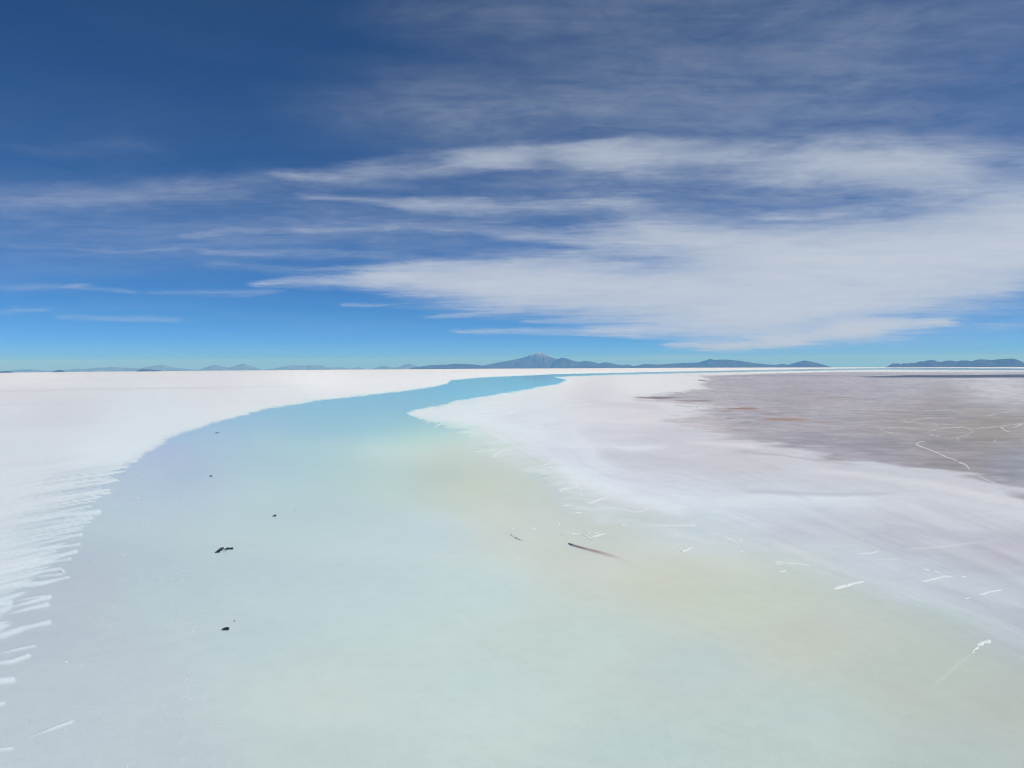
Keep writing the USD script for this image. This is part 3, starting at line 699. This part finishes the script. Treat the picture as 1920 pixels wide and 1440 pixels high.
ridge('thin white hooked ridge just off the pointed spit', ([(821, 761.5), (833, 759), (844, 758), (856, 754.5), (864, 751.5)], .5, 1.0))
ridge('white crust edge along the tip of the pointed spit', ([(767, 774.6), (785, 771), (806, 768.8), (830, 765)], 1.0, 1.4), ([(778, 779), (800, 777), (824, 775)], .6, 1.0), ([(788, 784), (806, 784)], .6, .8))
ridge('frayed white ridge trailing from the underside of the spit', ([(812.5, 802), (824.6, 795.5), (833.7, 786), (850, 782), (872, 781)], 1.1, .6), ([(800, 791), (806, 792.5)], .8, .8))
ridge('curled white ridge shaped like a hook below the spit', ([(873, 818.5), (890, 815.5), (909, 813), (917, 810.5), (914, 806), (906, 802.5)], .8, 1.0), ([(866, 811.5), (880, 806.5), (904, 802.5)], .7, .4))
ridge('long thin straight ridge with a cross bar at its right end', ([(889, 847.4), (905, 845), (921, 844), (945, 843.6), (960, 843.2), (970, 843.2)], .7, 1.1), ([(968, 838), (969, 843)], .8, .8))
ridge('short curved white ridge under the long straight one', ([(923, 859.5), (927, 855.5), (932, 850.5), (940, 846.5), (949, 843.5), (958, 839), (964, 836)], 1.9, .9))
ridge('fan of short white bars by the shore', ([(1013, 874.5), (1030, 869.5), (1038, 862)], 1.2, .8), ([(1012, 880.5), (1024, 878), (1038, 875.6)], 1.1, 1.1), ([(1009, 889), (1026, 887), (1042, 884.7)], .9, .9), ([(1016, 884.6), (1030, 882)], .8, .8), ([(1010, 891.4), (1013, 891.2)], .9, .9), ([(1020, 896), (1025, 896.4)], .8, .8), ([(1013, 902), (1016, 902)], .8, .8))
ridge('zigzag white ridge shaped like a seven', ([(1064.8, 888), (1069, 894), (1073.8, 901), (1078, 907), (1083, 911.5), (1076, 914), (1066, 916), (1054, 916.5), (1045, 918)], 1.6, 2.2), ([(1050, 919), (1054, 923)], 1.3, .8))
ridge('thin white line beside the zigzag ridge', ([(1081, 907.8), (1094, 907.4), (1106, 908)], .6, .5), ([(1090, 917), (1088, 927), (1094, 928.5)], .5, 1.1))
ridge('bold slanting white ridge that thins towards the shore', ([(1101, 943.6), (1112, 941), (1124, 937.5), (1134, 934), (1145, 930), (1158, 925.5), (1174, 920)], 2.1, .6))
ridge('long flat white ridge ending in an upturned blob', ([(1120.7, 952.6), (1134, 953), (1148, 953.8), (1162, 955), (1176, 957), (1190, 959)], 1.0, .7), ([(1190, 960), (1200, 959.6), (1207, 958), (1211, 954.5), (1212.8, 951)], 1.1, 1.8))
ridge('small white bar left of the long flat ridge', ([(1056, 947.6), (1065, 947), (1074, 947)], 1.2, .7), ([(1078.4, 952.8), (1086, 953)], 1.0, .8))
ridge('tiny white bar below the long flat ridge', ([(1078, 961.2), (1085, 961), (1092, 961.6)], 1.0, .9), ([(1114, 963), (1124, 965)], .9, .7))
ridge('white ridge with a sharp corner at its right end', ([(1222, 983), (1238, 984.6), (1254, 985), (1280, 985.6), (1304, 986)], .6, 1.0), ([(1304, 986), (1298, 981.5), (1293, 976.5)], 1.2, .8), ([(1292, 975), (1285, 962), (1278, 951)], .4, .4))
ridge('broken white wishbone of crust above the brown plume', ([(1068, 999.5), (1082, 1000.6), (1096, 1002.8)], .8, 1.0), ([(1094, 1003), (1102, 1006), (1109, 1009), (1110, 1012)], 1.6, 1.6), ([(1110, 1007), (1117, 1003.6), (1125, 1001.6), (1136, 1000.8)], 1.6, .8), ([(1100, 998.5), (1106, 999.4)], 1.0, 1.0), ([(1114, 1000), (1122, 998.4)], 1.0, 1.0))
ridge('small white slanted fleck above the plume', ([(1166, 983), (1169, 985), (1173, 987)], 1.2, 1.2))
ridge('white tick mark of crust below the cornered ridge', ([(1277, 1033), (1283, 1032), (1290, 1029.6), (1299, 1024.4)], 2.2, .7), ([(1272, 1027), (1276, 1028)], .6, .6))
ridge('two small white dashes in the shallows left of the plume', ([(957, 990.4), (967, 991)], .8, .8), ([(994, 991.6), (1000, 991.8), (1008, 993)], .9, .9), ([(1045, 982.6), (1051, 982.4)], .9, .8))
ridge('thin broken diagonal line ending in a white knot', ([(1322, 992), (1336, 997.5), (1350, 1003)], .5, .6), ([(1354, 1005), (1364, 1009), (1372, 1012), (1382, 1017.6)], .8, 1.6), ([(1386, 1015), (1392, 1012)], 1.2, 1.0), ([(1388, 1032.4), (1394, 1033)], 1.2, 1.0))
ridge('long tapering white blade in the lower right shallows', ([(1450, 1054), (1466, 1054.6), (1480, 1055.8), (1500, 1057.4), (1522, 1060.6)], 1.3, .4), ([(1452, 1057.5), (1468, 1058)], .8, .6))
ridge('pair of short white bars under the tapering blade', ([(1459, 1072), (1468, 1071), (1474, 1069.8)], 1.2, .7))
ridge('wide pale slab of crust tilted up to the right', ([(1563, 1104), (1574, 1100.6), (1588, 1097), (1604, 1093.6), (1621, 1090.4)], 3.4, .9), h=.4, name='salt_slab', cat='salt slab')
ridge('white arrowhead of crust in the right shallows', ([(1728, 1091.5), (1742, 1089), (1754, 1086), (1764, 1083), (1773, 1080.4), (1788, 1082.8)], 1.9, 1.1), ([(1729, 1066.4), (1736, 1068.6), (1744, 1071)], .9, .8), ([(1750, 1068), (1756, 1073), (1768, 1078)], .9, .8), ([(1803, 1083), (1812, 1081.4)], 1.0, .8))
ridge('slanting white ridge near the right edge of the picture', ([(1836, 1116), (1846, 1113), (1857, 1110), (1868, 1108.2), (1879, 1106.4)], 1.7, .9), ([(1810, 1123), (1820, 1121.6)], 1.1, .8))
ridge('short thin white ridge far out on the pale crust', ([(1606, 1039.6), (1620, 1038.4), (1637, 1036.8), (1648, 1033)], .5, .9))
ridge('pale round slab of crust at the lower right', ([(1832, 1210), (1838, 1206), (1845, 1204.5), (1858, 1203)], 2.4, 4.0), ([(1822, 1224), (1828, 1217), (1834, 1212)], .8, 2.0), h=.35, name='salt_slab', cat='salt slab')
G2 = 'white salt veins on the brown mud'
kw = dict(mat=MUTED, name='salt_vein', cat='salt vein', group=G2, h=.2)
ridge('bright winding salt vein running down towards the right edge', ([(1735, 828), (1722, 829.4), (1717, 833.4), (1728, 838), (1746.7, 844.6), (1760, 850), (1773, 856.7), (1788, 862), (1800, 867.6), (1813, 873), (1816.7, 880), (1825, 887.4)], 1.0, 1.0), **kw)
ridge('thin bright tail of the winding vein below it', ([(1834, 892.6), (1846.7, 899), (1862, 905.4), (1885, 912.4)], .9, .7), **kw)
ridge('long white salt strip on the near edge of the mud', ([(1262, 760.6), (1290, 762.2), (1330, 762.8), (1360, 763.4), (1392, 764.2)], 1.6, .8), **kw)
ridge('bright crooked vein near the right edge of the mud', ([(1876, 800.6), (1880, 804), (1884, 807.6), (1893, 810.6)], 1.3, 1.0), ([(1896, 803), (1908, 799), (1918, 795)], .7, .8), **kw)
kw['mat'] = VEIN
ridge('forked salt vein left of the bright winding one', ([(1643, 803.4), (1670, 802.6), (1697, 802.6), (1726, 804)], .8, .6), ([(1645, 804), (1656, 808), (1667, 811), (1676, 816)], .7, .7), ([(1667, 811), (1690, 813.4)], .5, .5), **kw)
ridge('wavy salt vein behind the forked one', ([(1690, 787.6), (1697, 790), (1704, 792), (1717, 786.6), (1736, 784.4), (1758, 783)], .9, .7), **kw)
ridge('short bent vein right of the wavy one', ([(1752, 793), (1757, 797.4), (1760, 799)], 1.0, .8), ([(1765, 794.6), (1780, 796.6), (1790, 798.4)], .7, .6), **kw)
ridge('looped salt vein around a patch of olive mud', ([(1738, 812), (1748, 807), (1760, 803.4), (1784, 802), (1806, 801.6), (1820, 804), (1826, 808.4), (1818, 813), (1806, 818), (1796, 821)], .9, .9), ([(1742, 815), (1760, 817.6), (1764, 820.4)], .9, .7), **kw)
ridge('long salt vein reaching the right edge of the picture', ([(1826, 804), (1846, 802), (1872, 800.4), (1890, 797.6), (1925, 793)], .7, .8), **kw)
ridge('two stubby veins below the loop', ([(1793, 819), (1797, 823), (1796, 827)], 1.0, .8), ([(1868, 823), (1864, 828), (1862, 831)], 1.0, .8), **kw)
ridge('faint pale vein far back on the mud', ([(1552, 768), (1566, 770.4), (1580, 773.4), (1607, 779.6)], .6, .6), ([(1518, 774), (1528, 778), (1537, 783)], .8, .5), **kw)
ridge('upper right salt vein slanting to the picture edge', ([(1846, 780.6), (1866, 776), (1880, 774), (1896, 771), (1912, 769.6)], .7, .8), **kw)
ridge('thin straight pale line across the far mud', ([(1480, 765), (1540, 766.6), (1600, 767.6), (1700, 769), (1800, 770)], .5, .5), **kw)
ridge('white far streaks where salt meets the mud', ([(1270, 723), (1290, 722.6), (1314, 722.8)], .9, .6), ([(1274, 735), (1286, 735.6)], .8, .6), ([(1280, 716), (1318, 716.4)], .7, .5), name='salt_vein', cat='salt vein', group=G2)

# crumbs of salt drifting off the left bank: nobody could count them
V, F = [], []
rg = np.random.default_rng(5)
spots = []
while len(spots) < 520:
    y = rg.uniform(880, 1445)
    t = (y - 880) / 560
    if rg.random() < .45:
        x = rg.normal(300 + 75 * t + 14 * math.sin(y / 23), 17 + 14 * t)
    else:
        x = rg.uniform(255 - 230 * t, 330 + 70 * t)
        if rg.random() < .3:
            x = 240 - 240 * t + rg.exponential(40)
    if meshkit.fbm(np.array([[x / 36, y / 26, 0.]]), 2, 3)[0] > .44:
        spots.append((x, y))
for x, y in spots:
    w = 1.05 * rg.choice([.8, 1.1, 1.4, 2.0], p=[.4, .34, .2, .06]) * rg.uniform(.7, 1.1)
    hgt = w * rg.uniform(.3, .5)
    k = 7
    th = np.linspace(0, 2 * math.pi, k, endpoint=False) + rg.uniform(0, 1)
    rr = rg.uniform(.6, 1.15, k)
    sk = rg.uniform(-.1, .5)
    ex, ey = np.cos(th) * rr * w, np.sin(th) * rr * hgt - np.cos(th) * rr * w * sk * .5
    P, T = ground(x + ex, y + ey), ground(x + ex * .55, y + ey * .55)
    P[:, 2] -= .32
    T[:, 2] += rg.uniform(.05, .12)
    b = len(V)
    V.extend(P); V.extend(T)
    c = T.mean(0); V.append(c)
    for i in range(k):
        j = (i + 1) % k
        F += [[b + i, b + k + i, b + j], [b + j, b + k + i, b + k + j], [b + k + i, b + 2 * k, b + k + j]]
V, F = np.array(V), np.array(F)
nz = np.cross(V[F[:, 1]] - V[F[:, 0]], V[F[:, 2]] - V[F[:, 0]])[:, 2]
F[nz < 0] = F[nz < 0][:, ::-1]
o = add('salt_crumbs', (V, F), plain('white_crumbs', (.50, .52, .525), .8))
tag(o, 'scattered small white salt crumbs in the shallows off the left bank', 'salt crumbs', kind='stuff')

# ------------------------------------------------------------------ rocks at the spring
ROCKM = plain('wet_rock', (.05, .047, .045), .5)


def rock_mesh(rad, flat, seed):
    m = trimesh.creation.icosphere(3, 1.0)
    n = m.vertices
    r = 1 + .55 * (meshkit.fbm(n * 1.6 + seed, 4, seed) - .5)
    return n * r[:, None] * np.array([rad, rad * .8, rad * flat]), m.faces


for px_, py_, rad, lab in ((1067.5, 1019, 1.3, 'small dark rock at the head of the brown plume, left of the two'), (1071.5, 1020.6, 1.8, 'larger dark rock at the head of the brown plume'),
                           (958, 1002.6, .9, 'lone dark stone left of the brown plume'), (968, 1008.6, 1.1, 'dark stone in the faint grey smear'), (973.5, 1011.4, .8, 'small stone at the lower end of the faint grey smear')):
    p = ground(px_, py_)
    m = rock_mesh(rad, .42, int(px_))
    o = usdkit.mesh(stage, '/World/' + numbered('rock'), m, ROCKM, smooth=40)
    o.AddTranslateOp().Set(Gf.Vec3d(float(p[0]), float(p[1]), float(p[2]) - .1))
    tag(o, lab, 'rock', 'dark stones in the shallow water')

# ------------------------------------------------------------------ vehicles
GLASS = plain('dark_glass', (.012, .014, .018), .06)
TYRE = plain('tyre_rubber', (.015, .015, .015), .8)
RIM = plain('wheel_rim', (.25, .25, .26), .35, metallic=.8)
TRIM = plain('black_trim', (.02, .02, .02), .6)
LAMP = plain('lamp_glass', (.5, .5, .5), .2)


def extrude(profile, y0, y1):
    from shapely.geometry import Polygon
    m = trimesh.creation.extrude_polygon(Polygon(profile), y1 - y0, engine='earcut')
    v = np.array(m.vertices)
    m.vertices = np.stack([v[:, 0], -v[:, 2] + y1, v[:, 1]], -1)
    return m


def box(x0, x1, y0, y1, z0, z1):
    return trimesh.creation.box(bounds=[[x0, y0, z0], [x1, y1, z1]])


def car_parts(root, paint, rack):
    """an upright four wheel drive wagon, nose towards +x, 4.7 m long"""
    def arch(cx):
        return [(cx + .46 * math.cos(a), .42 + .46 * math.sin(a)) for a in np.linspace(0, math.pi, 9)]
    low = [(2.28, .5), (2.34, .62), (2.33, .95), (2.22, 1.06), (.95, 1.16), (-2.3, 1.18), (-2.36, .8), (-2.34, .5)]
    low = low + [(-1.85, .42)] + arch(-1.38)[::-1] + [(-.9, .42), (.95, .42)] + arch(1.42)[::-1] + [(1.9, .42)]
    add('body', extrude(low, -.93, .93), paint, root)
    # the cabin narrows towards the roof
    bx, tx = [(1.02, 1.14), (.42, 1.80), (-2.18, 1.84), (-2.32, 1.17)], None
    hull = []
    for x, z in bx:
        y = .90 if z < 1.3 else .76
        hull += [(x, y, z), (x, -y, z)]
    cab = trimesh.Trimesh(np.array(hull)).convex_hull
    add('cabin', cab, paint, root)
    # panes stand a little proud of the cabin
    def pane(a, b, c, d, n):
        P = np.array([a, b, c, d], float)
        m = trimesh.Trimesh(np.vstack([P + np.array(n) * .006, P - np.array(n) * .03])).convex_hull
        return m
    add('windscreen', pane((.95, .78, 1.22), (.95, -.78, 1.22), (.48, .68, 1.75), (.48, -.68, 1.75), (.74, 0, .67)), GLASS, root)
    add('rear_window', pane((-2.31, .74, 1.30), (-2.31, -.74, 1.30), (-2.2, .66, 1.74), (-2.2, -.66, 1.74), (-.97, 0, .2)), GLASS, root)
    for s in (1, -1):
        for x0, x1, x2, x3 in ((.84, .02, .02, .42), (-.08, -1.0, -1.0, -.08), (-1.1, -2.16, -2.08, -1.1)):
            f = lambda z: .90 - .14 * (z - 1.15) / .66
            add('side_window', pane((x0, s * f(1.24), 1.24), (x1, s * f(1.24), 1.24), (x2, s * f(1.72), 1.72), (x3, s * f(1.72), 1.72), (0, s * .98, .2)), GLASS, root)
    for cx in (1.42, -1.38):
        for s in (1, -1):
            t = trimesh.creation.cylinder(.39, .25, sections=20)
            t.apply_transform(trimesh.transformations.rotation_matrix(math.pi / 2, [1, 0, 0]))
            t.apply_translation([cx, s * .82, .39])
            o = add('wheel', t, TYRE, root)
            r = trimesh.creation.cylinder(.22, .02, sections=16)
            r.apply_transform(trimesh.transformations.rotation_matrix(math.pi / 2, [1, 0, 0]))
            r.apply_translation([cx, s * .952, .39])
            add('rim', r, RIM, str(o.GetPath()))
    add('front_bumper', box(2.25, 2.42, -.92, .92, .45, .68), TRIM, root)
    add('rear_bumper', box(-2.44, -2.28, -.92, .92, .45, .68), TRIM, root)
    for s in (1, -1):
        add('headlight', box(2.3, 2.352, s * .72 - .14, s * .72 + .14, .74, .92), LAMP, root)
        add('mirror', box(.72, .86, s * 1.02 - .11, s * 1.02 + .11, 1.2, 1.38), TRIM, root)
    if rack:
        rk = add('roof_rack', trimesh.util.concatenate([box(-1.9, .3, s * .62 - .02, s * .62 + .02, 1.88, 1.95) for s in (1, -1)] + [box(x - .03, x + .03, -.62, .62, 1.875, 1.915) for x in (-1.7, -1.1, -.5, .1)]), TRIM, root)
        add('luggage', box(-1.6, -.2, -.5, .5, 1.92, 2.14), TRIM, str(rk.GetPath()))
    else:
        w_ = trimesh.creation.cylinder(.37, .22, sections=20)
        w_.apply_transform(trimesh.transformations.rotation_matrix(math.pi / 2, [0, 1, 0]))
        w_.apply_translation([-2.5, .1, 1.0])
        add('spare_wheel', w_, TYRE, root)


def place(prim_x, px_, py_, az_deg, sink=.28):
    p = ground(px_, py_)
    prim_x.AddTranslateOp().Set(Gf.Vec3d(float(p[0]), float(p[1]), float(p[2]) - sink))
    prim_x.AddRotateZOp().Set(float(az_deg))
    return prim_x


PAINTS = {'black': plain('black_paint', (.012, .012, .014), .25, coat_weight=.4), 'grey': plain('grey_paint', (.06, .065, .07), .3, coat_weight=.4), 'plum': plain('dark_plum_paint', (.022, .016, .026), .25, coat_weight=.4)}
for k, (paint, m) in enumerate(PAINTS.items()):
    c = stage.CreateClassPrim(f'/World/{paint}_wagon_parts')
    UsdGeom.Xform(c)
    c.SetTypeName('Xform')
    car_parts(f'/World/{paint}_wagon_parts', m, paint != 'black')
for paint, px_, py_, az_, lab, grp in (
        ('black', 423.0, 1180.4, 176, 'black four wheel drive parked alone nearest to the camera', None),
        ('plum', 408.0, 1035.6, 196, 'dark plum wagon at the near end of the slanting row of three', 'cars of the parked group'),
        ('black', 411.6, 1032.4, 196, 'black wagon in the middle of the slanting row of three', 'cars of the parked group'),
        ('grey', 415.2, 1029.6, 196, 'grey wagon at the far end of the slanting row of three', 'cars of the parked group'),
        ('grey', 425.6, 1029.8, 178, 'grey wagon between the slanting row and the last car', 'cars of the parked group'),
        ('black', 432.8, 1029.4, 172, 'black wagon at the right end of the parked group', 'cars of the parked group'),
        ('grey', 514.4, 967.8, 190, 'small dark wagon alone in the middle of the water', None),
        ('black', 395.0, 893.0, 176, 'dark wagon alone below the left shore, second farthest', None),
        ('black', 405.2, 812.0, 170, 'tiny farthest wagon just off the left shore', None),
        ('grey', 409.0, 811.6, 185, 'faint grey wagon right behind the farthest one', None)):
    x = UsdGeom.Xform.Define(stage, '/World/' + numbered('parked_car'))
    x.GetPrim().GetReferences().AddInternalReference(f'/World/{paint}_wagon_parts')
    x.GetPrim().SetInstanceable(True)
    place(x, px_, py_, az_)
    tag(x, lab, 'car', grp)

# ------------------------------------------------------------------ people
import manifold3d as m3


def ball(p, r):
    return m3.Manifold.sphere(r, 14).translate([float(q) for q in p])


def limb(*joints):
    parts = []
    for (p, r), (q, s) in zip(joints, joints[1:]):
        parts.append(m3.Manifold.batch_hull([ball(p, r), ball(q, s)]))
    out = parts[0]
    for x in parts[1:]:
        out = out + x
    return out


def smooth_man(m, el=.03, it=6):
    m = m.refine_to_length(el).to_mesh()
    t = trimesh.Trimesh(m.vert_properties[:, :3], m.tri_verts, process=True)
    trimesh.smoothing.filter_taubin(t, iterations=it)
    return t


SKIN, HAIR = plain('skin', (.32, .2, .14), .6), plain('dark_hair', (.02, .016, .014), .7)


def person(px_, py_, facing, label, jacket, trousers, hat=None, step=.1):
    x = UsdGeom.Xform.Define(stage, '/World/' + numbered('person'))
    root = str(x.GetPath())
    hips, neck, head = np.array([0, 0, .93]), np.array([0, .0, 1.44]), np.array([.02, 0, 1.60])
    body = limb((hips, .14), ((0, 0, 1.15), .145), ((0, 0, 1.36), .13), (neck, .055), (head + [0, 0, -.05], .06))
    body += m3.Manifold.batch_hull([ball((0, .16, 1.38), .065), ball((0, -.16, 1.38), .065), ball((0, 0, 1.2), .12)])
    body += m3.Manifold.batch_hull([ball(head + [0, 0, .03], .1), ball(head + [.025, 0, -.07], .07), ball(head + [-.02, 0, .03], .1)])
    body += ball(head + [.115, 0, -.01], .018) + ball(head + [0, .1, -.01], .025) + ball(head + [0, -.1, -.01], .025)
    for s in (1, -1):
        f = step * s
        body += limb(((0, .09 * s, .9), .095), ((f * .6 + .03, .1 * s, .5), .065), ((f, .1 * s, .1), .045), ((f + .12, .11 * s, .045), .04))
        wrist = np.array([.1 + f * .3, .27 * s, .86])
        body += limb(((0, .19 * s, 1.38), .058), ((-.02, .25 * s, 1.1), .045), (wrist, .032), (wrist + [.02, 0, -.07], .036))
        for k in range(4):
            b = wrist + np.array([.03 - .02 * k, 0, -.09])
            body += limb((b, .011), (b + [.008, -.004 * s, -.045 + .004 * abs(k - 1)], .009), (b + [.014, -.012 * s, -.08 + .008 * abs(k - 1)], .008))
        body += limb((wrist + [.03, -.01 * s, -.04], .012), (wrist + [.06, -.02 * s, -.09], .009))
    add('body', smooth_man(body), SKIN, root, smooth=True)
    j = limb(((0, 0, .92), .17), ((0, 0, 1.15), .165), ((0, 0, 1.38), .14)) + m3.Manifold.batch_hull([ball((0, .17, 1.37), .085), ball((0, -.17, 1.37), .085), ball((0, 0, 1.2), .15)])
    t = limb(((0, .05, .93), .15), ((0, -.05, .93), .15))
    for s in (1, -1):
        f = step * s
        j += limb(((0, .19 * s, 1.38), .075), ((-.02, .25 * s, 1.1), .062), ((.09 + f * .3, .27 * s, .88), .05))
        t += limb(((0, .09 * s, .9), .115), ((f * .6 + .03, .1 * s, .5), .085), ((f, .1 * s, .12), .07))
    add('jacket', smooth_man(j), jacket, root, smooth=True)
    add('trousers', smooth_man(t), trousers, root, smooth=True)
    hair = m3.Manifold.batch_hull([ball(head + [-.03, 0, .06], .1), ball(head + [-.05, 0, -.03], .085)])
    add('hair', smooth_man(hair), HAIR, root, smooth=True)
    place(x, px_, py_, facing, .02)
    tag(x, label, 'person', None)


DARK, NAVY, OLIVE = plain('dark_jacket', (.018, .018, .02), .8), plain('navy_cloth', (.018, .022, .045), .85), plain('olive_cloth', (.04, .045, .03), .85)
person(439.2, 1166.2, 150, 'person in dark clothes standing apart, behind the nearest car', DARK, NAVY)
person(419.2, 1034.6, 20, 'person in dark clothes standing nearest to the slanting row of cars', DARK, DARK, step=.16)
person(420.4, 1033.6, 60, 'person in navy standing just behind the one nearest to the row', NAVY, DARK)
person(423.4, 1034.8, 200, 'person in olive jacket standing before the grey wagon', OLIVE, DARK)
person(424.7, 1033.8, 240, 'person in black beside the one in the olive jacket', DARK, NAVY)
person(553.0, 959.6, 90, 'tiny person far out in the water, right of the lone wagon', NAVY, DARK)
